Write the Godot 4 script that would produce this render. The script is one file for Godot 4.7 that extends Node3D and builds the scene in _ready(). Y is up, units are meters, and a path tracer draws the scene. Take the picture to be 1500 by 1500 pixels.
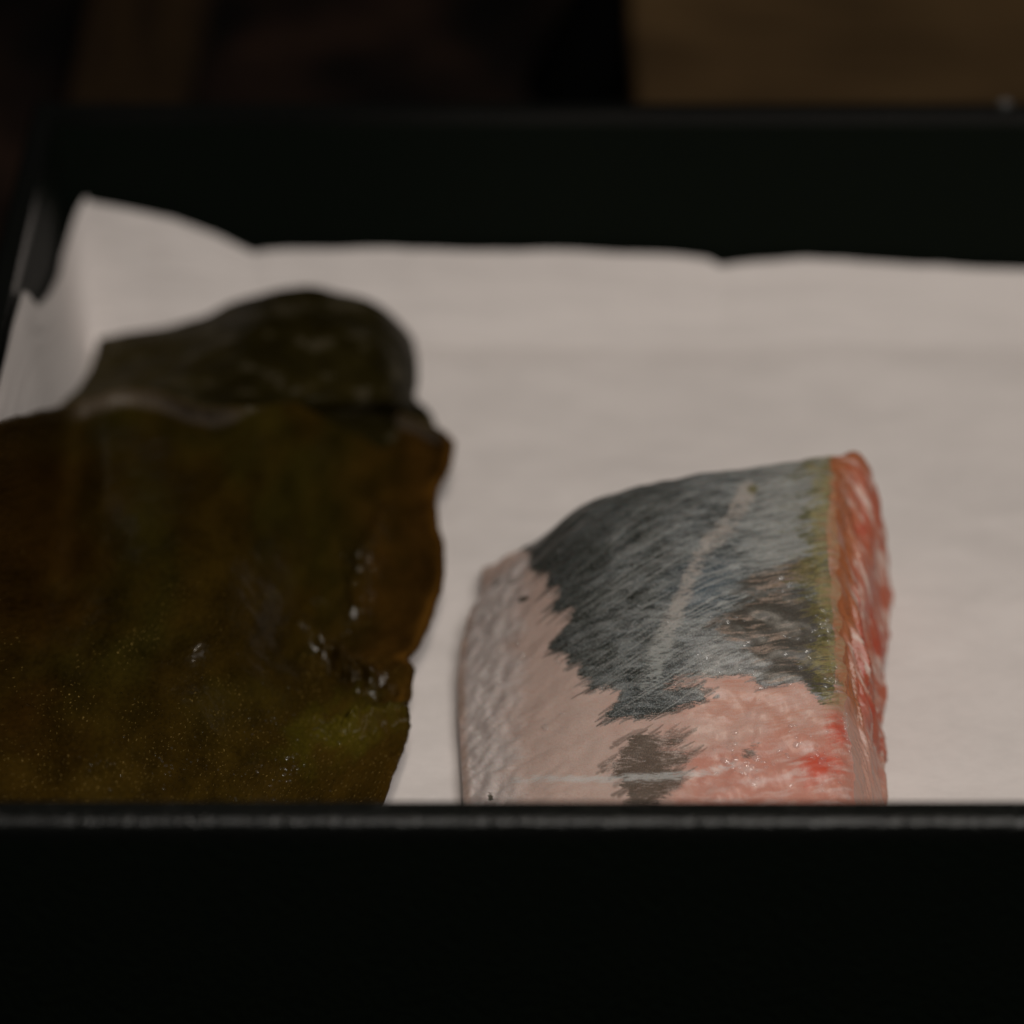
extends Node3D

# A close-up of a fish portion and seaweed in a paper-lined black tray. Control points below are millimetres; y is up.
const SKIN := [
	[Vector3(-3.5, 0.2, 16.8), Vector3(-4.1, 0.1, 16.8), Vector3(-4.0, 0.3, 16.8), Vector3(4.0, 0.3, 19.0), Vector3(12.0, 0.3, 18.6), Vector3(24.9, 0.3, 18.3), Vector3(34.9, 0.3, 17.5), Vector3(44.1, 0.3, 16.1), Vector3(47.1, 0.3, 14.2)],
	[Vector3(-3.5, 0.2, 17.8), Vector3(-4.1, 1.1, 17.8), Vector3(-4.0, 2.2, 17.8), Vector3(4.0, 6.3, 20.0), Vector3(12.0, 9.5, 19.6), Vector3(24.9, 11.2, 19.3), Vector3(34.9, 11.8, 18.5), Vector3(44.1, 12.2, 17.1), Vector3(47.1, 11.7, 15.2)],
	[Vector3(-3.5, 0.2, 21.8), Vector3(-4.1, 2.1, 21.8), Vector3(-4.0, 4.3, 21.8), Vector3(4.0, 12.0, 24.0), Vector3(12.0, 18.1, 23.6), Vector3(24.9, 21.5, 23.3), Vector3(34.9, 22.6, 22.5), Vector3(44.1, 23.2, 21.1), Vector3(47.1, 22.4, 19.2)],
	[Vector3(-3.5, 0.2, 27.3), Vector3(-4.1, 2.5, 27.3), Vector3(-4.0, 5.0, 27.3), Vector3(4.0, 14.0, 29.5), Vector3(12.0, 21.0, 29.1), Vector3(24.9, 25.0, 28.8), Vector3(34.9, 26.3, 28.0), Vector3(44.1, 27.0, 26.6), Vector3(47.1, 26.0, 24.7)],
	[Vector3(-5.2, 0.2, 32.4), Vector3(-5.8, 2.5, 32.4), Vector3(-5.7, 5.0, 32.4), Vector3(2.2, 14.0, 39.9), Vector3(11.7, 21.5, 44.0), Vector3(24.2, 25.5, 44.9), Vector3(34.9, 26.2, 43.3), Vector3(43.3, 26.2, 41.5), Vector3(46.6, 24.8, 39.3)],
	[Vector3(-6.5, 0.2, 41.4), Vector3(-7.1, 2.0, 41.4), Vector3(-7.0, 4.0, 41.4), Vector3(1.5, 12.5, 50.1), Vector3(11.5, 19.5, 54.6), Vector3(23.8, 23.5, 56.8), Vector3(34.3, 24.2, 55.3), Vector3(43.0, 24.2, 53.5), Vector3(46.2, 22.6, 51.4)],
	[Vector3(-6.6, 0.2, 52.9), Vector3(-7.2, 1.8, 52.9), Vector3(-7.1, 3.5, 52.9), Vector3(1.2, 10.5, 58.9), Vector3(11.4, 16.5, 64.0), Vector3(23.4, 20.5, 66.8), Vector3(33.8, 21.2, 65.5), Vector3(42.6, 21.2, 63.8), Vector3(45.9, 19.6, 61.8)],
	[Vector3(-6.1, 0.2, 63.7), Vector3(-6.8, 1.8, 63.7), Vector3(-6.6, 3.5, 63.7), Vector3(1.1, 9.5, 69.6), Vector3(11.2, 14.5, 73.9), Vector3(23.1, 17.5, 76.0), Vector3(33.3, 18.2, 75.4), Vector3(42.4, 18.0, 73.5), Vector3(45.8, 16.4, 71.8)],
	[Vector3(-5.6, 0.2, 74.5), Vector3(-6.3, 1.8, 74.5), Vector3(-6.1, 3.5, 74.5), Vector3(1.4, 8.5, 80.4), Vector3(11.0, 12.0, 84.3), Vector3(22.8, 14.5, 86.7), Vector3(32.7, 15.3, 86.8), Vector3(42.5, 15.0, 84.6), Vector3(46.0, 13.2, 82.9)],
	[Vector3(-5.0, 0.2, 86.8), Vector3(-5.7, 1.5, 86.8), Vector3(-5.5, 3.0, 86.8), Vector3(1.8, 7.0, 92.5), Vector3(10.8, 10.0, 96.6), Vector3(22.3, 12.0, 98.5), Vector3(32.2, 12.3, 97.9), Vector3(42.3, 12.0, 95.2), Vector3(45.7, 10.4, 93.9)],
	[Vector3(-5.0, 0.2, 92.8), Vector3(-5.7, 0.8, 92.8), Vector3(-5.5, 1.7, 92.8), Vector3(1.8, 3.9, 98.5), Vector3(10.8, 5.5, 102.6), Vector3(22.3, 6.6, 104.5), Vector3(32.2, 6.8, 103.9), Vector3(42.3, 6.6, 101.2), Vector3(45.7, 5.7, 99.9)],
	[Vector3(-5.0, 0.2, 94.8), Vector3(-5.7, 0.1, 94.8), Vector3(-5.5, 0.3, 94.8), Vector3(1.8, 0.3, 100.5), Vector3(10.8, 0.3, 104.6), Vector3(22.3, 0.3, 106.5), Vector3(32.2, 0.3, 105.9), Vector3(42.3, 0.3, 103.2), Vector3(45.7, 0.3, 101.9)],
]
const CUT := [
	[Vector3(47.1, 0.3, 14.2), Vector3(49.5, 0.2, 12.9), Vector3(52.7, 0.2, 13.1), Vector3(54.5, 0.2, 13.7), Vector3(55.6, 0.2, 14.9), Vector3(55.6, 0.2, 15.3)],
	[Vector3(47.1, 11.7, 15.2), Vector3(49.9, 11.0, 13.9), Vector3(53.1, 9.0, 14.1), Vector3(54.9, 5.4, 14.7), Vector3(56.0, 1.4, 15.9), Vector3(56.0, 0.1, 16.3)],
	[Vector3(47.1, 22.4, 19.2), Vector3(50.3, 21.1, 17.9), Vector3(53.5, 17.2, 18.1), Vector3(55.3, 10.3, 18.7), Vector3(56.4, 2.6, 19.9), Vector3(56.4, 0.2, 20.3)],
	[Vector3(47.1, 26.0, 24.7), Vector3(50.5, 24.5, 23.4), Vector3(53.7, 20.0, 23.6), Vector3(55.5, 12.0, 24.2), Vector3(56.6, 3.0, 25.4), Vector3(56.6, 0.2, 25.8)],
	[Vector3(46.6, 24.8, 39.3), Vector3(48.9, 21.5, 39.3), Vector3(51.2, 17.0, 41.4), Vector3(53.3, 8.0, 41.8), Vector3(53.8, 3.0, 41.8), Vector3(53.8, 0.2, 41.4)],
	[Vector3(46.2, 22.6, 51.4), Vector3(48.2, 19.6, 51.8), Vector3(49.8, 15.5, 54.1), Vector3(51.9, 8.0, 53.9), Vector3(52.4, 3.0, 52.6), Vector3(52.5, 0.2, 52.5)],
	[Vector3(45.9, 19.6, 61.8), Vector3(47.7, 16.8, 62.4), Vector3(49.3, 13.0, 63.7), Vector3(51.1, 6.0, 62.5), Vector3(52.2, 2.5, 61.3), Vector3(52.2, 0.2, 61.5)],
	[Vector3(45.8, 16.4, 71.8), Vector3(47.7, 13.6, 72.0), Vector3(49.2, 10.5, 72.6), Vector3(51.0, 4.5, 71.8), Vector3(51.8, 2.0, 70.9), Vector3(51.9, 0.2, 71.1)],
	[Vector3(46.0, 13.2, 82.9), Vector3(47.6, 10.6, 82.4), Vector3(49.0, 8.0, 82.4), Vector3(50.8, 3.0, 82.2), Vector3(51.2, 1.5, 82.4), Vector3(51.4, 0.2, 82.6)],
	[Vector3(45.7, 10.4, 93.9), Vector3(47.1, 8.4, 93.0), Vector3(48.4, 6.2, 92.9), Vector3(50.0, 2.5, 93.1), Vector3(50.3, 1.3, 93.1), Vector3(50.5, 0.2, 93.7)],
	[Vector3(45.7, 5.7, 99.9), Vector3(47.1, 4.6, 99.0), Vector3(48.4, 3.4, 98.9), Vector3(50.0, 1.4, 99.1), Vector3(50.3, 0.7, 99.1), Vector3(50.5, 0.1, 99.7)],
	[Vector3(45.7, 0.3, 101.9), Vector3(47.1, 0.2, 101.0), Vector3(48.4, 0.2, 100.9), Vector3(50.0, 0.2, 101.1), Vector3(50.3, 0.2, 101.1), Vector3(50.5, 0.2, 101.7)],
]
const BACK := [Vector2(0.364, 0.319), Vector2(0.417, 0.348), Vector2(0.414, 0.375), Vector2(0.445, 0.386), Vector2(0.423, 0.413), Vector2(0.448, 0.428), Vector2(0.470, 0.428), Vector2(0.455, 0.448), Vector2(0.433, 0.469), Vector2(0.420, 0.487), Vector2(0.458, 0.496), Vector2(0.455, 0.516), Vector2(0.480, 0.516), Vector2(0.473, 0.543), Vector2(0.502, 0.543), Vector2(0.483, 0.563), Vector2(0.524, 0.560), Vector2(0.542, 0.572), Vector2(0.514, 0.611), Vector2(0.567, 0.617), Vector2(0.602, 0.611), Vector2(0.661, 0.599), Vector2(0.661, 0.584), Vector2(0.630, 0.572), Vector2(0.592, 0.572), Vector2(0.621, 0.558), Vector2(0.737, 0.566), Vector2(0.759, 0.590), Vector2(0.828, 0.587), Vector2(0.865, 0.619), Vector2(0.912, 0.619), Vector2(0.931, 0.558), Vector2(0.928, 0.463), Vector2(0.915, 0.372), Vector2(0.959, 0.301), Vector2(1.000, 0.274), Vector2(1.000, 0.0), Vector2(0.304, 0.0)]
const SPOT_LOW := [Vector2(0.561, 0.640), Vector2(0.639, 0.649), Vector2(0.611, 0.658), Vector2(0.574, 0.661), Vector2(0.652, 0.676), Vector2(0.624, 0.687), Vector2(0.586, 0.687), Vector2(0.636, 0.705), Vector2(0.611, 0.723), Vector2(0.586, 0.735), Vector2(0.549, 0.737), Vector2(0.545, 0.711), Vector2(0.524, 0.693), Vector2(0.536, 0.667)]
const PATCH_UP := [Vector2(0.705, 0.442), Vector2(0.734, 0.425), Vector2(0.787, 0.416), Vector2(0.831, 0.407), Vector2(0.878, 0.419), Vector2(0.884, 0.445), Vector2(0.812, 0.440), Vector2(0.762, 0.442)]
const PATCH_LOW := [Vector2(0.674, 0.484), Vector2(0.705, 0.472), Vector2(0.730, 0.457), Vector2(0.781, 0.448), Vector2(0.834, 0.463), Vector2(0.890, 0.487), Vector2(0.906, 0.552), Vector2(0.915, 0.605), Vector2(0.859, 0.605), Vector2(0.821, 0.581), Vector2(0.768, 0.578), Vector2(0.746, 0.566), Vector2(0.790, 0.558), Vector2(0.721, 0.534), Vector2(0.752, 0.525), Vector2(0.693, 0.507)]
const SEAM := [Vector2(0.746, 0.295), Vector2(0.740, 0.304), Vector2(0.702, 0.342), Vector2(0.658, 0.372), Vector2(0.639, 0.407), Vector2(0.621, 0.445), Vector2(0.605, 0.481), Vector2(0.592, 0.513), Vector2(0.577, 0.555), Vector2(0.571, 0.575)]
const SEAM_LINE := [Vector2(0.348, 0.696), Vector2(0.420, 0.696), Vector2(0.545, 0.702), Vector2(0.639, 0.702), Vector2(0.715, 0.690)]
const FLECK_A := Vector2(0.288, 0.301)
const FLECK_B := Vector2(0.370, 0.378)
const FLECK_C := Vector2(0.313, 0.723)
const FLECK := Vector2(0.737, 0.676)
const RED_A := Vector2(0.940, 0.658)
const RED_B := Vector2(0.853, 0.705)
const OLIVE_FLECK := Vector2(0.749, 0.301)
const KELP_TOP := [
	[Vector3(-72.2, 43.6, 41.1), Vector3(-70.4, 15.3, -6.3), Vector3(-63.3, 14.2, -12.4), Vector3(-56.2, 14.0, -12.4), Vector3(-49.0, 15.7, -5.4), Vector3(-42.5, 17.9, -1.9), Vector3(-36.7, 17.3, -4.1), Vector3(-31.4, 13.8, -10.8), Vector3(-26.2, 9.2, -18.0), Vector3(-20.6, 7.2, -18.1), Vector3(-15.1, 6.9, -14.7), Vector3(-9.6, 6.9, -10.3)],
	[Vector3(-72.2, 40.6, 43.3), Vector3(-69.7, 14.5, 0.2), Vector3(-62.3, 15.1, -3.1), Vector3(-55.4, 15.0, -3.3), Vector3(-48.5, 15.9, 1.7), Vector3(-42.2, 17.1, 3.5), Vector3(-36.5, 16.4, 0.8), Vector3(-31.2, 13.4, -5.4), Vector3(-26.1, 9.1, -12.5), Vector3(-20.6, 7.0, -13.4), Vector3(-15.1, 6.7, -10.9), Vector3(-9.7, 6.7, -7.4)],
	[Vector3(-72.2, 37.5, 45.5), Vector3(-69.2, 13.3, 6.7), Vector3(-61.5, 15.7, 6.8), Vector3(-54.6, 16.2, 7.3), Vector3(-48.1, 16.1, 9.9), Vector3(-42.2, 16.0, 9.7), Vector3(-36.7, 14.5, 6.1), Vector3(-31.4, 12.1, 0.9), Vector3(-26.3, 8.6, -5.2), Vector3(-20.9, 6.5, -7.1), Vector3(-15.6, 6.0, -5.8), Vector3(-10.3, 6.0, -3.5)],
	[Vector3(-72.2, 35.1, 49.0), Vector3(-68.8, 12.8, 14.9), Vector3(-61.0, 16.3, 17.7), Vector3(-54.2, 18.1, 19.8), Vector3(-48.1, 17.7, 20.3), Vector3(-42.6, 16.1, 18.4), Vector3(-37.5, 13.1, 13.1), Vector3(-32.4, 10.6, 8.1), Vector3(-27.4, 8.2, 3.8), Vector3(-22.3, 6.3, 1.0), Vector3(-17.1, 5.6, 0.8), Vector3(-12.0, 5.6, 1.6)],
	[Vector3(-72.2, 33.8, 53.8), Vector3(-68.1, 13.4, 24.3), Vector3(-60.3, 16.8, 28.2), Vector3(-53.3, 19.7, 31.9), Vector3(-47.4, 19.6, 31.9), Vector3(-42.0, 17.4, 28.7), Vector3(-37.2, 13.2, 22.1), Vector3(-32.2, 9.7, 16.4), Vector3(-27.1, 7.9, 13.0), Vector3(-22.0, 6.4, 10.5), Vector3(-16.9, 5.6, 9.1), Vector3(-11.9, 5.6, 8.9)],
	[Vector3(-72.2, 33.3, 59.4), Vector3(-67.5, 14.7, 33.6), Vector3(-59.7, 17.1, 36.8), Vector3(-52.6, 20.2, 41.0), Vector3(-46.5, 20.8, 41.5), Vector3(-41.2, 18.6, 38.2), Vector3(-36.3, 13.8, 31.1), Vector3(-31.4, 9.4, 24.5), Vector3(-26.2, 7.6, 21.6), Vector3(-21.0, 6.5, 19.6), Vector3(-15.9, 5.6, 17.7), Vector3(-10.8, 5.6, 17.1)],
	[Vector3(-72.2, 33.2, 65.4), Vector3(-67.2, 15.8, 41.7), Vector3(-59.7, 16.9, 43.2), Vector3(-52.7, 19.5, 46.7), Vector3(-46.5, 20.6, 48.1), Vector3(-41.0, 19.2, 45.9), Vector3(-36.2, 14.3, 39.0), Vector3(-31.3, 9.1, 31.8), Vector3(-26.1, 7.1, 28.8), Vector3(-20.9, 6.5, 27.6), Vector3(-15.8, 5.7, 26.2), Vector3(-10.8, 5.6, 25.9)],
	[Vector3(-72.2, 33.2, 71.4), Vector3(-67.0, 17.1, 50.0), Vector3(-60.0, 17.1, 50.0), Vector3(-53.4, 18.5, 51.8), Vector3(-47.3, 19.7, 53.4), Vector3(-41.7, 19.4, 52.9), Vector3(-36.9, 15.1, 47.3), Vector3(-32.2, 9.6, 39.8), Vector3(-27.3, 6.8, 36.0), Vector3(-22.2, 6.2, 35.2), Vector3(-17.2, 5.6, 34.5), Vector3(-12.2, 5.6, 34.4)],
	[Vector3(-72.2, 32.9, 77.0), Vector3(-66.9, 18.4, 57.8), Vector3(-60.2, 18.2, 57.6), Vector3(-54.0, 17.9, 57.3), Vector3(-48.2, 18.4, 58.0), Vector3(-42.7, 18.7, 58.3), Vector3(-37.9, 15.5, 54.3), Vector3(-33.3, 10.5, 47.7), Vector3(-28.6, 7.0, 43.2), Vector3(-23.7, 6.0, 41.8), Vector3(-18.8, 5.6, 41.4), Vector3(-14.0, 5.6, 41.4)],
	[Vector3(-72.2, 32.2, 81.9), Vector3(-66.8, 19.1, 64.8), Vector3(-60.1, 19.4, 65.1), Vector3(-54.4, 18.1, 63.3), Vector3(-48.9, 17.4, 62.3), Vector3(-43.6, 17.1, 61.7), Vector3(-38.8, 15.2, 58.9), Vector3(-34.3, 11.1, 53.3), Vector3(-29.7, 7.5, 48.3), Vector3(-24.9, 6.0, 46.1), Vector3(-20.2, 5.6, 45.1), Vector3(-15.5, 5.6, 44.7)],
	[Vector3(-72.2, 30.8, 85.7), Vector3(-66.3, 19.3, 71.0), Vector3(-59.4, 20.3, 72.0), Vector3(-53.7, 18.5, 69.4), Vector3(-48.4, 16.7, 66.7), Vector3(-43.1, 16.1, 65.4), Vector3(-38.1, 14.8, 63.2), Vector3(-33.5, 11.4, 58.2), Vector3(-28.9, 7.9, 53.0), Vector3(-24.1, 6.2, 49.9), Vector3(-19.3, 5.6, 48.3), Vector3(-14.5, 5.6, 47.3)],
	[Vector3(-72.2, 28.4, 88.3), Vector3(-65.8, 19.2, 76.7), Vector3(-58.9, 20.9, 78.6), Vector3(-53.4, 19.1, 76.0), Vector3(-48.3, 16.4, 72.1), Vector3(-43.3, 14.8, 69.6), Vector3(-38.3, 13.6, 67.5), Vector3(-33.6, 11.3, 63.8), Vector3(-29.1, 8.5, 59.4), Vector3(-24.4, 6.4, 55.8), Vector3(-19.7, 5.6, 53.8), Vector3(-15.1, 5.6, 52.7)],
	[Vector3(-72.2, 25.7, 90.5), Vector3(-65.4, 18.8, 81.8), Vector3(-58.5, 21.1, 84.3), Vector3(-53.1, 19.8, 82.3), Vector3(-48.3, 16.5, 77.8), Vector3(-43.6, 14.0, 73.9), Vector3(-38.8, 12.3, 71.1), Vector3(-34.2, 10.7, 68.2), Vector3(-29.7, 8.7, 64.7), Vector3(-25.2, 6.6, 60.9), Vector3(-20.7, 5.6, 58.5), Vector3(-16.1, 5.6, 57.1)],
	[Vector3(-72.1, 23.1, 92.8), Vector3(-64.6, 18.5, 87.0), Vector3(-57.7, 20.7, 89.3), Vector3(-52.2, 19.7, 87.5), Vector3(-47.4, 16.4, 82.7), Vector3(-42.7, 13.5, 78.3), Vector3(-37.9, 12.0, 75.3), Vector3(-33.1, 10.8, 72.6), Vector3(-28.5, 9.1, 69.1), Vector3(-24.0, 6.8, 64.7), Vector3(-19.5, 5.6, 61.5), Vector3(-14.9, 5.6, 59.6)],
	[Vector3(-71.9, 20.9, 95.5), Vector3(-64.1, 18.1, 92.0), Vector3(-57.5, 19.8, 93.7), Vector3(-51.9, 19.6, 92.7), Vector3(-47.2, 16.8, 88.6), Vector3(-42.6, 13.5, 83.7), Vector3(-38.1, 11.2, 79.8), Vector3(-33.4, 10.0, 77.0), Vector3(-28.9, 9.1, 74.4), Vector3(-24.5, 6.9, 70.2), Vector3(-20.0, 5.6, 66.8), Vector3(-15.5, 5.6, 64.8)],
	[Vector3(-71.5, 19.9, 99.6), Vector3(-63.7, 18.0, 97.3), Vector3(-57.5, 18.7, 97.7), Vector3(-52.0, 18.9, 97.4), Vector3(-47.2, 17.3, 94.6), Vector3(-42.8, 14.1, 89.9), Vector3(-38.6, 10.9, 85.0), Vector3(-34.2, 9.0, 81.5), Vector3(-29.7, 8.5, 79.5), Vector3(-25.4, 6.9, 76.0), Vector3(-21.1, 5.6, 72.7), Vector3(-16.8, 5.6, 70.8)],
	[Vector3(-70.7, 20.2, 105.2), Vector3(-63.2, 18.3, 102.8), Vector3(-57.5, 17.6, 101.6), Vector3(-52.2, 17.8, 101.3), Vector3(-47.4, 17.2, 100.0), Vector3(-43.1, 14.7, 96.2), Vector3(-39.0, 11.2, 91.0), Vector3(-34.9, 8.5, 86.7), Vector3(-30.6, 7.8, 84.5), Vector3(-26.4, 6.7, 81.8), Vector3(-22.3, 5.6, 78.8), Vector3(-18.1, 5.6, 77.0)],
	[Vector3(-70.0, 19.9, 110.0), Vector3(-63.0, 18.0, 107.7), Vector3(-57.8, 15.9, 105.2), Vector3(-52.9, 15.3, 104.3), Vector3(-48.1, 15.4, 104.2), Vector3(-43.8, 14.1, 102.4), Vector3(-39.9, 11.3, 98.9), Vector3(-36.0, 8.2, 94.9), Vector3(-32.0, 6.5, 92.5), Vector3(-28.0, 5.5, 90.9), Vector3(-24.1, 4.8, 89.5), Vector3(-20.1, 4.8, 88.9)],
	[Vector3(-70.4, 15.5, 110.1), Vector3(-63.6, 13.7, 108.0), Vector3(-58.7, 10.6, 104.7), Vector3(-54.1, 9.0, 102.9), Vector3(-49.4, 8.9, 102.9), Vector3(-45.1, 8.2, 102.3), Vector3(-41.1, 6.3, 100.3), Vector3(-37.2, 4.9, 98.8), Vector3(-33.3, 3.1, 97.0), Vector3(-29.4, 2.2, 96.1), Vector3(-25.6, 1.9, 96.0), Vector3(-21.7, 1.9, 96.2)],
]
const KELP_BACK := [
	[Vector3(-69.1, 5.0, -44.3), Vector3(-62.8, 6.0, -44.2), Vector3(-52.5, 8.0, -44.9), Vector3(-43.2, 12.0, -45.5), Vector3(-32.3, 14.0, -45.1), Vector3(-22.7, 12.0, -42.9), Vector3(-18.7, 9.0, -42.2), Vector3(-16.4, 6.0, -41.4)],
	[Vector3(-69.2, 5.0, -38.3), Vector3(-62.0, 7.0, -36.2), Vector3(-51.6, 10.0, -34.6), Vector3(-42.0, 16.0, -30.2), Vector3(-31.4, 18.0, -29.1), Vector3(-22.1, 15.0, -29.7), Vector3(-17.9, 11.0, -32.4), Vector3(-15.6, 6.0, -35.7)],
	[Vector3(-70.2, 5.0, -31.0), Vector3(-61.9, 7.0, -28.9), Vector3(-50.7, 11.0, -24.7), Vector3(-40.8, 16.0, -18.9), Vector3(-30.8, 18.0, -16.7), Vector3(-21.8, 15.0, -20.4), Vector3(-17.6, 11.0, -23.5), Vector3(-15.4, 6.0, -28.8)],
	[Vector3(-72.1, 6.0, -22.7), Vector3(-61.5, 8.0, -20.2), Vector3(-50.1, 11.0, -16.2), Vector3(-39.7, 15.0, -10.4), Vector3(-30.5, 16.0, -8.9), Vector3(-21.1, 13.0, -13.1), Vector3(-17.5, 9.5, -17.3), Vector3(-15.6, 6.0, -23.9)],
	[Vector3(-75.2, 8.0, -14.4), Vector3(-61.9, 9.0, -13.3), Vector3(-49.5, 11.0, -9.1), Vector3(-39.6, 13.0, -7.2), Vector3(-30.6, 12.5, -8.0), Vector3(-20.7, 8.0, -14.8), Vector3(-16.6, 4.2, -20.2), Vector3(-13.1, 2.6, -23.8)],
	[Vector3(-75.4, 9.0, -7.8), Vector3(-61.2, 9.0, -5.9), Vector3(-49.1, 10.0, -3.4), Vector3(-39.5, 11.0, -2.9), Vector3(-30.6, 9.0, -5.9), Vector3(-20.6, 6.0, -10.0), Vector3(-15.4, 2.4, -15.3), Vector3(-12.1, 1.2, -17.9)],
	[Vector3(-74.3, 8.0, 2.2), Vector3(-59.9, 9.0, 7.4), Vector3(-48.3, 9.0, 8.3), Vector3(-38.9, 9.0, 7.4), Vector3(-30.2, 7.0, 4.5), Vector3(-20.4, 3.2, -2.9), Vector3(-15.2, 1.2, -8.7), Vector3(-12.9, 0.9, -10.1)],
]
# folds in the top sheet: from, to (x, z), rise, width
const CREASES := [[Vector2(-29.8, 40.7), Vector2(-24.5, 46.8), 1.7, 1.6], [Vector2(-24.5, 46.8), Vector2(-20.1, 49.6), 2.2, 1.4], [Vector2(-23.9, 49.2), Vector2(-18.5, 53.6), -1.2, 2.5], [Vector2(-22.0, 60.8), Vector2(-15.3, 57.6), 2.3, 1.5], [Vector2(-26.7, 62.3), Vector2(-22.0, 62.1), 0.8, 2.5], [Vector2(-19.7, 8.7), Vector2(-22.5, 22.8), 1.3, 1.4], [Vector2(-22.5, 22.8), Vector2(-23.0, 34.6), 1.2, 1.5]]

# height of the paper's free edge: along the left wall (z, height) and along the far wall (x, height)
const LEFT_EDGE := [Vector2(118, 35.6), Vector2(60, 36), Vector2(5, 36.4), Vector2(-8.5, 35.6), Vector2(-14, 31.5), Vector2(-21, 25), Vector2(-33, 20), Vector2(-45, 16.5), Vector2(-53, 17)]
const FAR_EDGE := [Vector2(-71, 21.5), Vector2(-65.7, 20.4), Vector2(-57.7, 18.4), Vector2(-50.4, 15.1), Vector2(-43.9, 11.6), Vector2(-42.1, 12.1), Vector2(-33.7, 12.3), Vector2(11.6, 11.9), Vector2(27.3, 11.2), Vector2(33.8, 10.3), Vector2(35.7, 9.0), Vector2(37.9, 9.5), Vector2(50, 10.4), Vector2(64, 9.6), Vector2(76, 8.6), Vector2(88, 8.1), Vector2(150, 8.7)]
const IN_L := -75.9
const IN_R := 152.0
const IN_F := -61.6
const IN_N := 115.9
const WALL := 4.2
const HIGH := 38.0

var rough_noise := noise(11, 1.0, 4)

func _ready() -> void:
	var cam := Camera3D.new()
	cam.name = "camera"
	add_child(cam)
	cam.position = Vector3(0, 0.29826, 0.42596)
	cam.rotation_degrees = Vector3(-35, 0, 0)
	var lens := CameraAttributesPhysical.new()
	lens.frustum_focal_length = 77.44
	lens.exposure_aperture = 5.8
	lens.frustum_focus_distance = 0.449
	lens.frustum_near = 0.02
	lens.frustum_far = 20.0
	cam.attributes = lens
	cam.current = true

	var env := Environment.new()
	env.background_mode = Environment.BG_COLOR
	env.background_color = Color(0.02, 0.018, 0.016)
	env.tonemap_mode = Environment.TONE_MAPPER_LINEAR
	env.tonemap_exposure = 1.0
	env.sdfgi_enabled = true
	env.ssao_enabled = true
	env.ssil_enabled = true
	var we := WorldEnvironment.new()
	we.name = "environment"
	we.environment = env
	add_child(we)

	var soft := AreaLight3D.new()     # the wide lamp over the counter
	soft.name = "counter_lamp"
	soft.area_size = Vector2(0.34, 0.30)
	soft.area_normalize_energy = true
	soft.light_color = Color(1.0, 0.975, 0.945)
	soft.light_energy = 0.235
	soft.area_range = 4.0
	soft.shadow_enabled = true
	add_child(soft)
	soft.look_at_from_position(Vector3(0.13, 0.52, 0.28), Vector3(0.01, 0, 0.02), Vector3(0, 0, -1))
	var small := SpotLight3D.new()    # a small bulb beside it, which gives the sparkle
	small.name = "small_lamp"
	small.light_color = Color(1.0, 0.94, 0.86)
	small.light_energy = 0.036
	small.light_size = 0.014
	small.spot_angle = 24.0
	small.spot_angle_attenuation = 0.8
	small.spot_range = 4.0
	small.shadow_enabled = true
	add_child(small)
	small.look_at_from_position(Vector3(0.05, 0.62, 0.02), Vector3(0.01, 0, 0.03), Vector3(0, 0, -1))

	build_counter()
	build_tray()
	build_paper()
	build_kelp()
	build_fish()


# ---------------------------------------------------------------- helpers
func noise(s: int, freq: float, octaves := 3) -> FastNoiseLite:
	var n := FastNoiseLite.new()
	n.seed = s
	n.noise_type = FastNoiseLite.TYPE_SIMPLEX_SMOOTH
	n.frequency = freq
	n.fractal_octaves = octaves
	return n


func sstep(a: float, b: float, x: float) -> float:
	var t := clampf((x - a) / (b - a), 0.0, 1.0)
	return t * t * (3.0 - 2.0 * t)


func along(pts: Array, x: float) -> float:   # piecewise straight, pts sorted by x either way
	var up: bool = pts[0].x < pts[-1].x
	for i in range(1, pts.size()):
		if (x <= pts[i].x) == up or i == pts.size() - 1:
			var t := clampf((x - pts[i - 1].x) / (pts[i].x - pts[i - 1].x), 0.0, 1.0)
			return lerpf(pts[i - 1].y, pts[i].y, t)
	return pts[-1].y


func spline(row: Array, t: float) -> Vector3:
	var n := row.size()
	var s := clampf(t, 0.0, 1.0) * (n - 1)
	var i := mini(int(s), n - 2)
	var a: Vector3 = row[i]
	var b: Vector3 = row[i + 1]
	return a.cubic_interpolate(b, row[maxi(i - 1, 0)], row[mini(i + 2, n - 1)], s - i)


func patch(ctrl: Array, nu: int, nv: int) -> PackedVector3Array:   # nv rows of nu points
	var cols := []
	for c in ctrl[0].size():
		var col := []
		for r in ctrl:
			col.append(r[c])
		var fine := []
		for j in nv:
			fine.append(spline(col, float(j) / (nv - 1)))
		cols.append(fine)
	var out := PackedVector3Array()
	out.resize(nu * nv)
	for j in nv:
		var row := []
		for c in cols:
			row.append(c[j])
		for i in nu:
			out[j * nu + i] = spline(row, float(i) / (nu - 1))
	return out


func normals(p: PackedVector3Array, nu: int, nv: int) -> PackedVector3Array:
	var out := PackedVector3Array()
	out.resize(p.size())
	for j in nv:
		for i in nu:
			var du := p[j * nu + mini(i + 1, nu - 1)] - p[j * nu + maxi(i - 1, 0)]
			var dv := p[mini(j + 1, nv - 1) * nu + i] - p[maxi(j - 1, 0) * nu + i]
			var n := dv.cross(du)
			out[j * nu + i] = n.normalized() if n.length_squared() > 1e-12 else Vector3.UP
	return out


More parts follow.
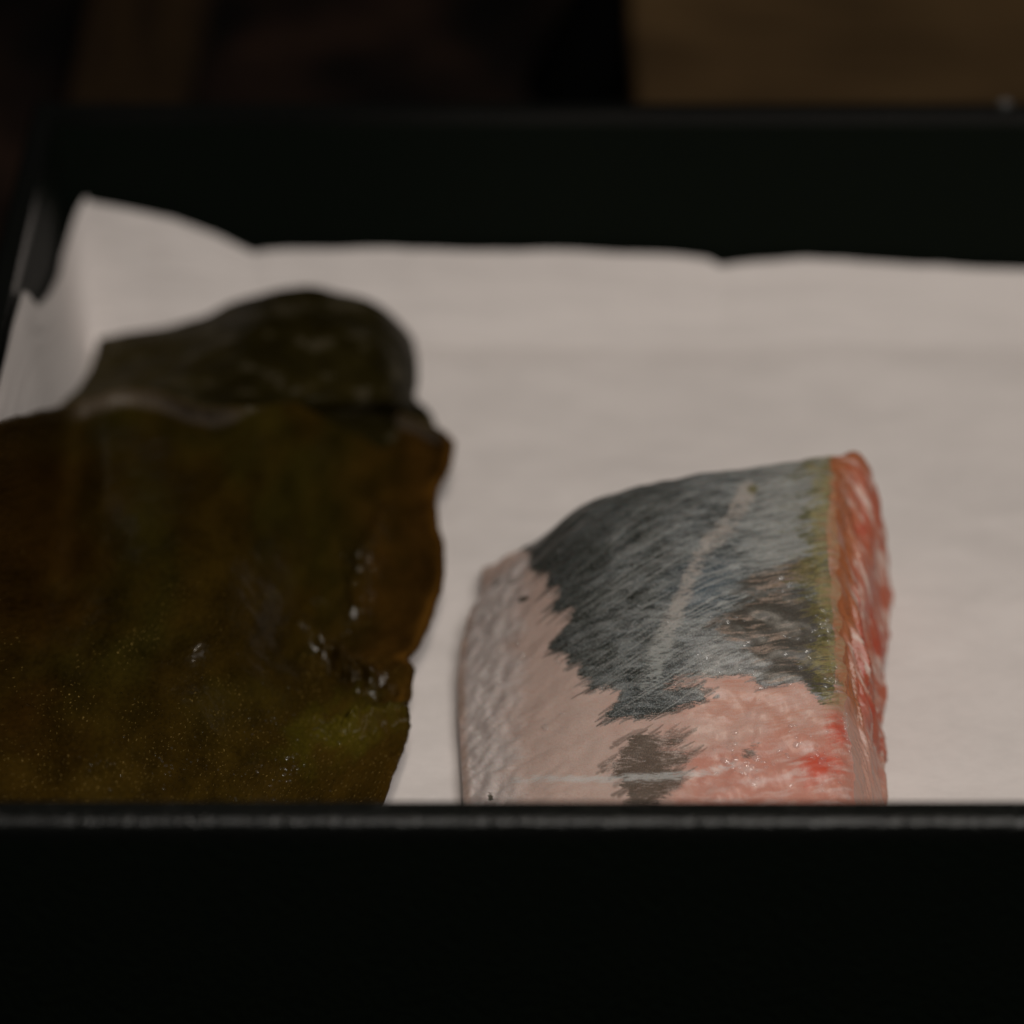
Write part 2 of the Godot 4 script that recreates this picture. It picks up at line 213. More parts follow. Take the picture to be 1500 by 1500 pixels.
func grid_index(nu: int, nv: int, flip := false, base := 0) -> PackedInt32Array:
	var ix := PackedInt32Array()
	ix.resize((nu - 1) * (nv - 1) * 6)
	var k := 0
	for j in nv - 1:
		for i in nu - 1:
			var a := base + j * nu + i
			var q := [a, a + 1, a + nu + 1, a, a + nu + 1, a + nu]
			if flip:
				q = [a, a + nu + 1, a + 1, a, a + nu, a + nu + 1]
			for e in 6:
				ix[k + e] = q[e]
			k += 6
	return ix


func surface_mesh(p: PackedVector3Array, nu: int, nv: int, flip := false) -> ArrayMesh:   # p in mm
	var n := normals(p, nu, nv)
	var uv := PackedVector2Array()
	uv.resize(p.size())
	var v := PackedVector3Array()
	v.resize(p.size())
	for j in nv:
		for i in nu:
			uv[j * nu + i] = Vector2(float(i) / (nu - 1), float(j) / (nv - 1))
			v[j * nu + i] = p[j * nu + i] * 0.001
			if flip:
				n[j * nu + i] = -n[j * nu + i]
	return commit(v, n, uv, grid_index(nu, nv, flip))


func commit(v: PackedVector3Array, n: PackedVector3Array, uv: PackedVector2Array, ix: PackedInt32Array) -> ArrayMesh:
	var a := []
	a.resize(Mesh.ARRAY_MAX)
	a[Mesh.ARRAY_VERTEX] = v
	a[Mesh.ARRAY_NORMAL] = n
	a[Mesh.ARRAY_TEX_UV] = uv
	a[Mesh.ARRAY_INDEX] = ix
	var m := ArrayMesh.new()
	m.add_surface_from_arrays(Mesh.PRIMITIVE_TRIANGLES, a)
	return m


func sheet_mesh(p: PackedVector3Array, nu: int, nv: int, thick: float) -> ArrayMesh:
	# a sheet with a top, an underside and a rounded rim, all round
	var n := normals(p, nu, nv)
	var v := PackedVector3Array()
	var nn := PackedVector3Array()
	var uv := PackedVector2Array()
	for side in 2:
		for k in p.size():
			v.append((p[k] - n[k] * thick * side) * 0.001)
			nn.append(n[k] if side == 0 else -n[k])
			uv.append(Vector2(float(k % nu) / (nu - 1), float(k / nu) / (nv - 1)))
	var ix := grid_index(nu, nv)
	ix.append_array(grid_index(nu, nv, true, p.size()))
	var loop := PackedInt32Array()
	for i in nu:
		loop.append(i)
	for j in range(1, nv):
		loop.append(j * nu + nu - 1)
	for i in range(nu - 2, -1, -1):
		loop.append((nv - 1) * nu + i)
	for j in range(nv - 2, 0, -1):
		loop.append(j * nu)
	var arc := 5
	var start := v.size()
	for e in loop.size():
		var k := loop[e]
		var tan := (p[loop[(e + 1) % loop.size()]] - p[loop[(e - 1 + loop.size()) % loop.size()]]).normalized()
		var outw := tan.cross(n[k]).normalized()
		if outw.dot(p[k] - p[(nv / 2) * nu + nu / 2]) < 0.0:
			outw = -outw
		for s in arc:
			var a := PI * s / (arc - 1)
			var dir := n[k] * cos(a) + outw * sin(a)
			v.append((p[k] - n[k] * thick * 0.5 + dir * thick * 0.5) * 0.001)
			nn.append(dir)
			uv.append(uv[k])
	for e in loop.size():
		var f := (e + 1) % loop.size()
		for s in arc - 1:
			var a0 := start + e * arc + s
			var b0 := start + f * arc + s
			ix.append_array(PackedInt32Array([a0, a0 + 1, b0 + 1, a0, b0 + 1, b0]))
	return commit(v, nn, uv, ix)


func put(called: String, m: Mesh, mat: Material, parent: Node = self) -> MeshInstance3D:
	var o := MeshInstance3D.new()
	o.name = called
	o.mesh = m
	o.material_override = mat
	parent.add_child(o, true)
	return o


func tag(o: Node, label: String, category: String, group := "") -> Node:
	o.set_meta("label", label)
	o.set_meta("category", category)
	if group != "":
		o.set_meta("group", group)
	return o


func thing(called: String, label: String, category: String, at := Vector3.ZERO) -> Node3D:
	var o := Node3D.new()
	o.name = called
	o.position = at
	add_child(o, true)
	tag(o, label, category)
	return o


func lin(r: float, g: float, b: float) -> Color:   # a real-world base colour
	return Color(r, g, b).linear_to_srgb()


func plain(r: float, g: float, b: float, rough: float, spec := 0.5) -> StandardMaterial3D:
	var m := StandardMaterial3D.new()
	m.albedo_color = lin(r, g, b)
	m.roughness = rough
	m.metallic_specular = spec
	return m


func paint(w: int, h: int, f: Callable) -> ImageTexture:   # f(u, v) gives a linear colour
	var data := PackedByteArray()
	data.resize(w * h * 3)
	var k := 0
	for j in h:
		var v := (j + 0.5) / h
		for i in w:
			var c: Color = f.call((i + 0.5) / w, v)
			c = c.clamp().linear_to_srgb()
			data[k] = int(c.r * 255.0 + 0.5)
			data[k + 1] = int(c.g * 255.0 + 0.5)
			data[k + 2] = int(c.b * 255.0 + 0.5)
			k += 3
	return ImageTexture.create_from_image(Image.create_from_data(w, h, false, Image.FORMAT_RGB8, data))


func grey(w: int, h: int, f: Callable) -> ImageTexture:
	var data := PackedByteArray()
	data.resize(w * h)
	var k := 0
	for j in h:
		for i in w:
			data[k] = int(clampf(f.call((i + 0.5) / w, (j + 0.5) / h), 0.0, 1.0) * 255.0)
			k += 1
	return ImageTexture.create_from_image(Image.create_from_data(w, h, false, Image.FORMAT_L8, data))


func noise_tex(s: int, freq: float, octaves: int, size := 512) -> NoiseTexture2D:
	var t := NoiseTexture2D.new()
	t.width = size
	t.height = size
	t.seamless = true
	t.generate_mipmaps = false
	t.noise = noise(s, freq, octaves)
	return t


func relief(m: StandardMaterial3D, t: Texture2D, cm: float) -> void:
	m.heightmap_enabled = true
	m.heightmap_texture = t
	m.heightmap_scale = cm


func soft_field(polys: Array, w: int, h: int, blur: int) -> PackedByteArray:   # filled outlines, softened; w x h bytes
	var rw := 640
	var rh := 512
	var im := Image.create(rw, rh, false, Image.FORMAT_L8)
	for poly in polys:
		var packed := PackedVector2Array(poly)
		var box := Rect2(packed[0], Vector2.ZERO)
		for q in packed:
			box = box.expand(q)
		for j in range(maxi(0, int(box.position.y * rh)), mini(rh, int(box.end.y * rh) + 1)):
			for i in range(maxi(0, int(box.position.x * rw)), mini(rw, int(box.end.x * rw) + 1)):
				if Geometry2D.is_point_in_polygon(Vector2((i + 0.5) / rw, (j + 0.5) / rh), packed):
					im.set_pixel(i, j, Color.WHITE)
	im.resize(rw / blur, rh / blur, Image.INTERPOLATE_TRILINEAR if false else Image.INTERPOLATE_LANCZOS)
	im.resize(w, h, Image.INTERPOLATE_CUBIC)
	return im.get_data()


func line_poly(pts: Array, half: Array) -> Array:   # a stripe of varying half-width round a run of points
	var left := []
	var right := []
	for i in pts.size():
		var d: Vector2 = (pts[mini(i + 1, pts.size() - 1)] - pts[maxi(i - 1, 0)]).normalized()
		var s := Vector2(-d.y, d.x) * float(half[i])
		left.append(pts[i] + s)
		right.push_front(pts[i] - s)
	return left + right


# ---------------------------------------------------------------- the counter and what stands behind the tray
func build_counter() -> void:
	var m := plain(0.022, 0.014, 0.009, 0.55, 0.35)
	m.albedo_texture = noise_tex(5, 0.012, 4)
	m.albedo_color = lin(0.026, 0.013, 0.008)
	m.uv1_triplanar = true
	m.uv1_world_triplanar = true
	m.uv1_scale = Vector3(3, 3, 3)
	var b := BoxMesh.new()
	b.size = Vector3(1.6, 0.04, 1.4)
	var c := put("counter", b, m)
	c.position = Vector3(0, -0.0232, -0.2)
	c.set_meta("kind", "structure")
	tag(c, "dark brown counter top under and behind the black tray", "counter")

	var wood := plain(0.092, 0.056, 0.025, 0.6, 0.3)
	wood.albedo_texture = paint(256, 256, func(u, v):
		var g := 0.75 + 0.25 * rough_noise.get_noise_2d(u * 3.0, v * 34.0) + 0.5 * rough_noise.get_noise_2d(u * 3.0 + v * 2.0 + 9.0, v * 2.0 - u * 1.5)
		return Color(g, g * 0.98, g * 0.95))
	var board := put("wooden_board", slab(Vector3(0.24, 0.012, 0.16), 0.002), wood)
	board.position = Vector3(0.1425, 0.0028, -0.175)
	tag(board, "wide brown wooden board lying behind the tray's right half", "board")
	var wood2 := wood.duplicate()
	wood2.albedo_color = lin(0.030, 0.017, 0.007)
	var slat := put("wooden_plank", slab(Vector3(0.024, 0.010, 0.2), 0.002), wood2)
	slat.position = Vector3(-0.0722, 0.0018, -0.19)
	tag(slat, "narrow dim wooden plank lying behind the tray's left half", "plank")

	# a tapered black wedge against the board's edge
	var st := SurfaceTool.new()
	st.begin(Mesh.PRIMITIVE_TRIANGLES)
	var prof := [[0.0, 0.0195, 0.0], [0.002, 0.0195, 0.0], [0.012, 0.0150, 0.0], [0.024, 0.0085, 0.0], [0.036, 0.0052, 0.0], [0.050, 0.0048, 0.0], [0.052, 0.0036, 0.0]]
	for k in prof.size() - 1:
		for a in 24:
			var q := []
			for e in [[k, a], [k + 1, a], [k + 1, a + 1], [k, a + 1]]:
				var t: float = TAU * e[1] / 24.0
				var r: float = prof[e[0]][1]
				q.append(Vector3(0.5 * r * (cos(t) - 1.0), prof[e[0]][0], 0.5 * r * sin(t)))
			for i in [0, 1, 2, 0, 2, 3]:
				st.add_vertex(q[i])
	for a in 24:
		for t in [TAU * a / 24.0, TAU * (a + 1) / 24.0]:
			st.add_vertex(Vector3(0.0018 * (cos(t) - 1.0), 0.052, 0.0018 * sin(t)))
		st.add_vertex(Vector3(-0.0018, 0.052, 0))
	st.generate_normals()
	var wedge := put("tapered_wedge", st.commit(), plain(0.0015, 0.0015, 0.0015, 0.9, 0.05))
	wedge.position = Vector3(0.0224, -0.0032, -0.148)
	tag(wedge, "small black tapered stand against the brown board's edge", "wedge")


func slab(size: Vector3, r: float) -> ArrayMesh:   # a plank with rounded long edges
	var st := SurfaceTool.new()
	st.begin(Mesh.PRIMITIVE_TRIANGLES)
	var ring := []
	for c in [[1, 1, 0], [-1, 1, 1], [-1, -1, 2], [1, -1, 3]]:
		for s in 4:
			var a: float = (c[2] + s / 3.0) * PI / 2
			ring.append(Vector2(c[0] * (size.x / 2 - r) + cos(a) * r, c[1] * (size.y / 2 - r) + sin(a) * r))
	for k in ring.size():
		var p: Vector2 = ring[k]
		var q: Vector2 = ring[(k + 1) % ring.size()]
		var f := [Vector3(p.x, p.y, size.z / 2), Vector3(q.x, q.y, size.z / 2), Vector3(q.x, q.y, -size.z / 2), Vector3(p.x, p.y, -size.z / 2)]
		for i in [0, 2, 1, 0, 3, 2]:
			st.set_uv(Vector2(f[i].x / size.x + 0.5, 0.5 - f[i].z / size.z))
			st.add_vertex(f[i])
		for e in [1, -1]:
			for w in ([p, q] if e < 0 else [q, p]):
				st.set_uv(Vector2(0.5, 0.5))
				st.add_vertex(Vector3(w.x, w.y, e * size.z / 2))
			st.set_uv(Vector2(0.5, 0.5))
			st.add_vertex(Vector3(0, 0, e * size.z / 2))
	st.generate_normals()
	return st.commit()


# ---------------------------------------------------------------- the tray
func build_tray() -> void:
	var black := plain(0.0046, 0.0066, 0.0046, 0.5, 0.10)
	relief(black, noise_tex(21, 0.05, 3), 0.012)
	black.uv1_triplanar = true
	black.uv1_world_triplanar = true
	black.uv1_scale = Vector3(22, 22, 22)
	var worn := plain(0.0045, 0.0050, 0.0045, 0.27, 0.35)     # the rim is rubbed shinier than the walls
	relief(worn, noise_tex(22, 0.05, 4), 0.02)
	worn.uv1_triplanar = true
	worn.uv1_world_triplanar = true
	worn.uv1_scale = Vector3(40, 40, 40)
	var tray := thing("serving_tray", "deep black tray with rounded rim, lined with white paper", "tray")
	var base := BoxMesh.new()
	base.size = Vector3(IN_R - IN_L + 1.0, 2.4, IN_N - IN_F + 1.0) * 0.001
	put("base", base, black, tray).position = Vector3((IN_L + IN_R) / 2, -1.6, (IN_F + IN_N) / 2) * 0.001
	# sections: (distance outwards from the inner face, height)
	var top := [Vector2(0, HIGH - 2.4), Vector2(0, HIGH)]
	for s in 11:
		var a := PI / 2 * (1.0 - s / 10.0)
		top.append(Vector2(WALL - 1.7 + 1.7 * cos(a), HIGH - 1.7 + 1.7 * sin(a)))
	top.append(Vector2(WALL, HIGH - 2.4))
	var side := [Vector2(0, HIGH - 2.4), Vector2(0, -2.8), Vector2(WALL, -2.8), Vector2(WALL, HIGH - 2.4)]
	var corners := [Vector2(IN_L, IN_N), Vector2(IN_R, IN_N), Vector2(IN_R, IN_F), Vector2(IN_L, IN_F)]
	for k in 4:
		var a: Vector2 = corners[k]
		var b: Vector2 = corners[(k + 1) % 4]
		var d := (b - a).normalized()
		var o := Vector2(-d.y, d.x)          # outwards
		if o.dot((a + b) / 2 - Vector2((IN_L + IN_R) / 2, (IN_F + IN_N) / 2)) < 0:
			o = -o
		var wall: Node = null
		for prof in [side, top]:
			var st := SurfaceTool.new()
			st.begin(Mesh.PRIMITIVE_TRIANGLES)
			for i in prof.size() - 1:
				st.set_smooth_group(0 if prof == top and i > 0 else -1)
				var p: Vector2 = prof[i]
				var q: Vector2 = prof[i + 1]
				var f := []
				for e in [[a, -1.0, p], [b, 1.0, p], [b, 1.0, q], [a, -1.0, q]]:
					var g: Vector2 = e[0] + (o + d * e[1]) * e[2].x
					f.append(Vector3(g.x, e[2].y, g.y) * 0.001)
				for j in ([0, 1, 2, 0, 2, 3] if prof == top else [0, 2, 1, 0, 3, 2]):
					st.add_vertex(f[j])
			st.generate_normals()
			if wall == null:
				wall = put("side_wall", st.commit(), black, tray)
			else:
				put("rim", st.commit(), worn, wall)
	var drop := SphereMesh.new()
	drop.radius = 0.0011
	drop.height = 0.0011
	drop.is_hemisphere = true
	drop.radial_segments = 20
	drop.rings = 8
	var water := plain(0.9, 0.92, 0.92, 0.04)
	water.albedo_color.a = 0.06
	water.refraction_enabled = true
	water.refraction_scale = 0.033
	var w := put("water_droplet", drop, water)
	w.position = Vector3(0.0822, 0.038, -0.0638)
	tag(w, "tiny clear water droplet on the far black rim", "droplet")


# ---------------------------------------------------------------- the paper
func build_paper() -> void:
	var wave := noise(31, 0.035, 3)
	var m := plain(0.660, 0.612, 0.594, 0.85, 0.25)
	m.albedo_texture = paint(512, 512, func(u, v):
		var g := 0.94 + 0.05 * rough_noise.get_noise_2d(u * 60.0, v * 260.0) + 0.035 * rough_noise.get_noise_2d(u * 300.0, v * 300.0) + 0.07 * rough_noise.get_noise_2d(u * 5.0, v * 6.0) + 0.05 * rough_noise.get_noise_2d(u * 14.0, v * 22.0)
		return Color(g, g, g))
	relief(m, noise_tex(33, 0.03, 4), 0.02)
	var nx := 150
	var nz := 110
	var lean := Vector2(4.0, 13.0)         # how far the border leans out from the left and the far wall
	var x0 := IN_L + 0.7 + lean.x
	var z0 := IN_F + 0.6 + lean.y
	var z1 := IN_N - 1.0
	var x1 := IN_R - 4.0
	var floor_y := func(x, z): return 0.22 * wave.get_noise_2d(x, z * 2.2) + (0.75 + 0.7 * wave.get_noise_2d(x * 0.8, 7.0)) * exp(-pow((z + 41.0 + 7.0 * wave.get_noise_2d(x * 0.5, 1.0)) / 7.5, 2.0)) * sstep(-55.0, -30.0, x)
	var v := PackedVector3Array()
	var p := PackedVector3Array()
	for j in nz:
		for i in nx:
			var x := lerpf(x0, x1, float(i) / (nx - 1))
			var z := lerpf(z0, z1, float(j) / (nz - 1))
			p.append(Vector3(x, floor_y.call(x, z) - 0.1, z))
	var st := SurfaceTool.new()
	var o := thing("paper_liner", "white paper sheet lining the tray, its edges turned up the walls", "paper")
	put("paper_floor", surface_mesh(p, nx, nz), m, o)
	# the turned-up border: along the left wall, round the corner, along the far wall
	var path := []      # [foot on the floor, direction to the wall, height of the free edge]
	var n1 := 70
	for i in n1:
		var z := lerpf(z1, z0, float(i) / (n1 - 1))
		path.append([Vector2(x0, z), Vector2(-1, 0), along(LEFT_EDGE, z)])
	for i in range(1, 12):
		var a := PI / 2 * i / 12.0
		path.append([Vector2(x0, z0), Vector2(-cos(a), -sin(a)), lerpf(17.0, 22.6, sstep(0.15, 1.0, i / 12.0))])
	var n2 := 260
	for i in n2:
		var t := float(i) / (n2 - 1)
		var x := lerpf(x0, x1, pow(t, 1.35))
		path.append([Vector2(x, z0), Vector2(0, -1), along(FAR_EDGE, x)])
	var nu := path.size()
	var nv := 26
	var q := PackedVector3Array()
	q.resize(nu * nv)
	for i in nu:
		var foot: Vector2 = path[i][0]
		var to: Vector2 = path[i][1]
		var top: float = path[i][2]
		var y0: float = floor_y.call(foot.x, foot.y) - 0.1
		for j in nv:
			var s := float(j) / (nv - 1)
			var k := sstep(0.0, 0.5, s)
			var off := s + k * 0.04 * (-1.0 + 1.2 * wave.get_noise_2d(foot.x * 1.5 + foot.y, s * 14.0))
			var y := lerpf(y0, top, pow(s, 1.7)) + k * (1.0 - s) * 1.2 * wave.get_noise_2d(foot.x * 1.1, foot.y + s * 20.0)
			q[j * nu + i] = Vector3(foot.x + to.x * lean.x * off, y, foot.y + to.y * lean.y * off)
	put("turned_up_border", surface_mesh(q, nu, nv, true), m, o)


# ---------------------------------------------------------------- the kelp
func kelp_material(top: bool) -> StandardMaterial3D:
	var n := noise(41 if top else 42, 1.0, 4)
	var m := StandardMaterial3D.new()
	m.albedo_texture = paint(640, 640, func(u, v):
		var b := n.get_noise_2d(u * 3.2, v * 3.2)
		var b2 := n.get_noise_2d(u * 9.0 + 4.0, v * 9.0)
		var sp := n.get_noise_2d(u * 70.0, v * 70.0)
		var c := Color(0.0240, 0.0140, 0.0019).lerp(Color(0.0215, 0.0160, 0.0024), sstep(-0.3, 0.5, b))
		if top:
			var brown := sstep(0.70, 1.0, u + 0.16 * b + 0.08 * b2)
			c = c.lerp(Color(0.034, 0.0150, 0.0026), 0.85 * brown)
			c = c.lerp(Color(0.075, 0.033, 0.005), sstep(0.955, 1.0, u + 0.02 * b2))
			c = c.lerp(Color(0.027, 0.0120, 0.0020), 0.8 * sstep(0.26, 0.0, u + 0.12 * b))
			c = c.lerp(Color(0.034, 0.0195, 0.0026), 0.8 * sstep(0.50, 0.80, v + 0.18 * b))
			var olive_dist: float = Vector2((u - 0.84) * 6.5, (v - 0.70) * 12.0).length()  # olive patch in the kelp towards the near right
			c = c.lerp(Color(0.066, 0.052, 0.005), 0.85 * sstep(1.35, 0.2, olive_dist + 0.9 * b2))
			# the lit highlight line along the far edge, painted into the colour
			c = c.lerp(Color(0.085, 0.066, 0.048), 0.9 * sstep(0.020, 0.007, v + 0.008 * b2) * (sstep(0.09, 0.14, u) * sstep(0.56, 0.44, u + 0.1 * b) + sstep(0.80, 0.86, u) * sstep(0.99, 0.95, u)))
			# pale golden specks scattered over the near half
			var speck := n.get_noise_2d(u * 120.0, v * 120.0)
			c = c.lerp(Color(0.42, 0.28, 0.09), sstep(0.45, 0.55, speck) * sstep(0.40, 0.85, v + 0.55 * n.get_noise_2d(u * 8.0 + 5.0, v * 8.0)) * 0.6)
		else:
			c = Color(0.0150, 0.0115, 0.0028).lerp(Color(0.0220, 0.0165, 0.0045), sstep(0.0, 0.5, b + 0.4 - u))
			c = c.lerp(Color(0.034, 0.026, 0.011), sstep(0.36, 0.05, u + 0.15 * b2) * 0.7)
			c = c.lerp(Color(0.05, 0.042, 0.028), 0.5 * sstep(0.22, 0.45, b2))
		c = c * (1.0 + 0.55 * b2 + 0.3 * sp)
		return c)
	m.roughness = 0.33
	m.metallic_specular = 0.12 if top else 0.06
	m.clearcoat_enabled = true
	m.clearcoat = 1.0 if top else 0.04
	if top:       # wetter along the folds by the right edge and here and there near the front
		m.clearcoat_texture = grey(160, 160, func(u, v):
			var wet: float = sstep(1.2, 0.4, Vector2((u - 0.79) / 0.11, (v - 0.42) / 0.12).length()) + sstep(1.2, 0.4, Vector2((u - 0.90) / 0.08, (v - 0.62) / 0.07).length()) + 0.6 * sstep(1.2, 0.2, Vector2((u - 0.60) / 0.08, (v - 0.70) / 0.06).length())
			return 0.09 + 0.75 * wet * sstep(-0.25, 0.3, n.get_noise_2d(u * 30.0, v * 30.0)))
	m.clearcoat_roughness = 0.12
	m.backlight_enabled = true
	m.backlight = Color(0.5, 0.5, 0.5)
	relief(m, grey(900, 900, func(u, v):
		var g := 0.45 + 0.22 * n.get_noise_2d(u * 14.0, v * 14.0) + 0.1 * n.get_noise_2d(u * 60.0, v * 60.0)
		return g + 0.5 * sstep(0.42, 0.54, n.get_noise_2d(u * 120.0, v * 120.0)) * sstep(0.40, 0.75, v + 0.25 * n.get_noise_2d(u * 6.0, v * 6.0))), 0.045)
	return m


func beads(p: PackedVector3Array, nu: int, nv: int, clusters: Array, least: float, most: float, milky: float, parent: Node) -> void:
	# clinging beads of moisture: [u, v, spread, how many] for each cluster; radii in mm
	var rng := RandomNumberGenerator.new()
	rng.seed = 4242
	var n := normals(p, nu, nv)
	var where: Array[Transform3D] = []
	for c in clusters:
		for i: int in c[3]:
			var u := clampf(rng.randfn(c[0], c[2]), 0.02, 0.985)
			var v := clampf(rng.randfn(c[1], c[2] * 0.7), 0.03, 0.95)
			var k := int(v * (nv - 1)) * nu + int(u * (nu - 1))
			var r := lerpf(least, most, pow(rng.randf(), 2.5)) * 0.001
			var y := n[k]
			var x := y.cross(Vector3(rng.randf_range(-1, 1), 0.1, rng.randf_range(-1, 1))).normalized()
			var z := x.cross(y)
			where.append(Transform3D(Basis(x * r, y * r * rng.randf_range(0.5, 0.8), z * r * rng.randf_range(0.8, 1.9)), p[k] * 0.001))
	var ball := SphereMesh.new()
	ball.radius = 1.0
	ball.height = 2.0
	ball.radial_segments = 12
	ball.rings = 7
	var mm := MultiMesh.new()
	mm.transform_format = MultiMesh.TRANSFORM_3D
	mm.mesh = ball
	mm.instance_count = where.size()
	for i in where.size():
		mm.set_instance_transform(i, where[i])
	var o := MultiMeshInstance3D.new()
	o.name = "moisture_beads"
	o.multimesh = mm
	var water := plain(0.95, 0.95, 0.95, 0.03)
	water.roughness = 0.09
	water.transparency = BaseMaterial3D.TRANSPARENCY_ALPHA
	water.albedo_color.a = milky
	o.material_override = water
	o.set_meta("kind", "stuff")
	parent.add_child(o, true)


func seg_dist(p: Vector2, a: Vector2, b: Vector2) -> float:
	return p.distance_to(Geometry2D.get_closest_point_to_segment(p, a, b))


func build_kelp() -> void:
	var n := noise(51, 0.03, 3)
	var edge := noise(52, 0.16, 3)
	for which in 2:
		var ctrl: Array = KELP_BACK if which == 0 else KELP_TOP
		var nu := 150 if which == 0 else 240
		var nv := 110 if which == 0 else 260
		var p := patch(ctrl, nu, nv)
		for j in nv:
			for i in nu:
				var k := j * nu + i
				var u := float(i) / (nu - 1)
				var w := Vector2(p[k].x, p[k].z)
				var lift := (0.3 if which == 1 else 1.1) * n.get_noise_2d(w.x * 1.4, w.y * 1.4) + 0.22 * n.get_noise_2d(w.x * 5.0, w.y * 5.0)
				if which == 1:
					for c in CREASES:
						var d := seg_dist(w, c[0], c[1])
						lift += c[2] * exp(-d * d / (c[3] * c[3])) + 0.9 * exp(-d * d / 9.0) * n.get_noise_2d(w.x * 16.0, w.y * 11.0)
					var v := float(j) / (nv - 1)      # the far edge curls up here and there
					lift += (exp(-v / 0.018) - 1.0) * exp(-v / 0.075) * (4.2 * sstep(0.02, 0.10, u) * sstep(0.52, 0.40, u) + 3.2 * sstep(0.76, 0.84, u) * sstep(0.99, 0.95, u))
					p[k].x += sstep(0.9, 1.0, u) * 0.2 * edge.get_noise_2d(w.y * 2.0, 3.0)
				p[k].y = maxf(p[k].y + lift, 1.6)
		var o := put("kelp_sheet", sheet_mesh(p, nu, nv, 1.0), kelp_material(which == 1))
		if which == 1:
			beads(p, nu, nv, [[0.78, 0.69, 0.02, 26], [0.70, 0.77, 0.022, 30], [0.24, 0.70, 0.02, 14], [0.385, 0.73, 0.03, 22], [0.65, 0.65, 0.025, 20], [0.695, 0.37, 0.010, 10], [0.80, 0.42, 0.014, 16], [0.5, 0.78, 0.16, 60], [0.5, 0.6, 0.22, 20]], 0.07, 0.27, 0.015, o)
		if which == 0:
			tag(o, "dark olive kelp sheet humped up behind, tucked under the wider kelp sheet", "kelp", "kelp sheets in the tray")
		else:
			tag(o, "wide brown kelp sheet with ragged amber edge, lying on top in front", "kelp", "kelp sheets in the tray")


# ---------------------------------------------------------------- the fish
func build_fish() -> void:
	var o := thing("fish_portion", "cut portion of fish with slate and pink skin and red cut side", "fish")
	var n := noise(61, 0.11, 3)
	var rag := noise(62, 0.22, 3)
	var jag := func(q): return Vector3(0.8 * rag.get_noise_2d(q.z, 1.0), 0.5 * rag.get_noise_2d(q.z, 5.0), 0)
	var nu := 260
	var nv := 240
	var p := patch(SKIN, nu, nv)
	for j in nv:
		for i in nu:
			var k := j * nu + i
			var u := float(i) / (nu - 1)
			var fade := sstep(0.0, 0.2, u) * sstep(1.0, 0.9, u)
			p[k] += sstep(0.86, 1.0, u) * jag.call(p[k])
			p[k].y += sstep(0.05, 0.18, u) * sstep(0.42, 0.3, u) * 0.55 * n.get_noise_2d(p[k].x * 2.2 + p[k].z * 1.2, p[k].z * 2.0 - p[k].x * 1.5)
			var fv := float(j) / (nv - 1)
			p[k].y += 0.36 * sstep(0.58, 0.72, u) * sstep(1.0, 0.92, u) * sstep(0.56, 0.66, fv) * n.get_noise_2d(p[k].x * 2.2, p[k].z * 1.8)
			p[k].y += fade * (0.35 * n.get_noise_2d(p[k].x, p[k].z * 2.0) + 0.03 * n.get_noise_2d(p[k].x * 4.0, p[k].z * 8.0))
	put("skin", surface_mesh(p, nu, nv), skin_material(), o)
	beads(p, nu, nv, [[0.743, 0.699, 0.012, 26], [0.708, 0.687, 0.014, 16], [0.80, 0.443, 0.008, 7], [0.90, 0.50, 0.016, 14], [0.903, 0.58, 0.016, 12], [0.985, 0.655, 0.012, 10], [0.862, 0.702, 0.03, 26], [0.33, 0.50, 0.04, 20], [0.81, 0.67, 0.02, 12], [0.727, 0.578, 0.03, 12], [0.84, 0.52, 0.03, 16], [0.6, 0.5, 0.14, 40]], 0.14, 0.55, 0.06, o)
	var cu := 90
	var cv := 240
	var c := patch(CUT, cu, cv)
	var cn := normals(c, cu, cv)
	var f := noise(63, 0.16, 3)
	for j in cv:
		for i in cu:
			var k := j * cu + i
			var u := float(i) / (cu - 1)
			var v := float(j) / (cv - 1)
			var ridge := f.get_noise_2d(v * 150.0 - u * 22.0, u * 9.0)
			c[k] += sstep(0.3, 0.0, u) * jag.call(c[k])
			c[k] += cn[k] * sstep(0.0, 0.22, u) * (1.0 - 0.6 * sstep(0.55, 0.7, v)) * (2.0 * absf(ridge) - 0.5 + 1.1 * f.get_noise_2d(v * 45.0 - u * 10.0, u * 6.0 + 40.0) + 0.35 * f.get_noise_2d(v * 420.0 - u * 50.0, u * 20.0))
			c[k].y = maxf(c[k].y, 0.15)
	var face := put("cut_face", surface_mesh(c, cu, cv), flesh_material(), o)
	face.set_meta("label", "raw red cut side with pale fat lines")


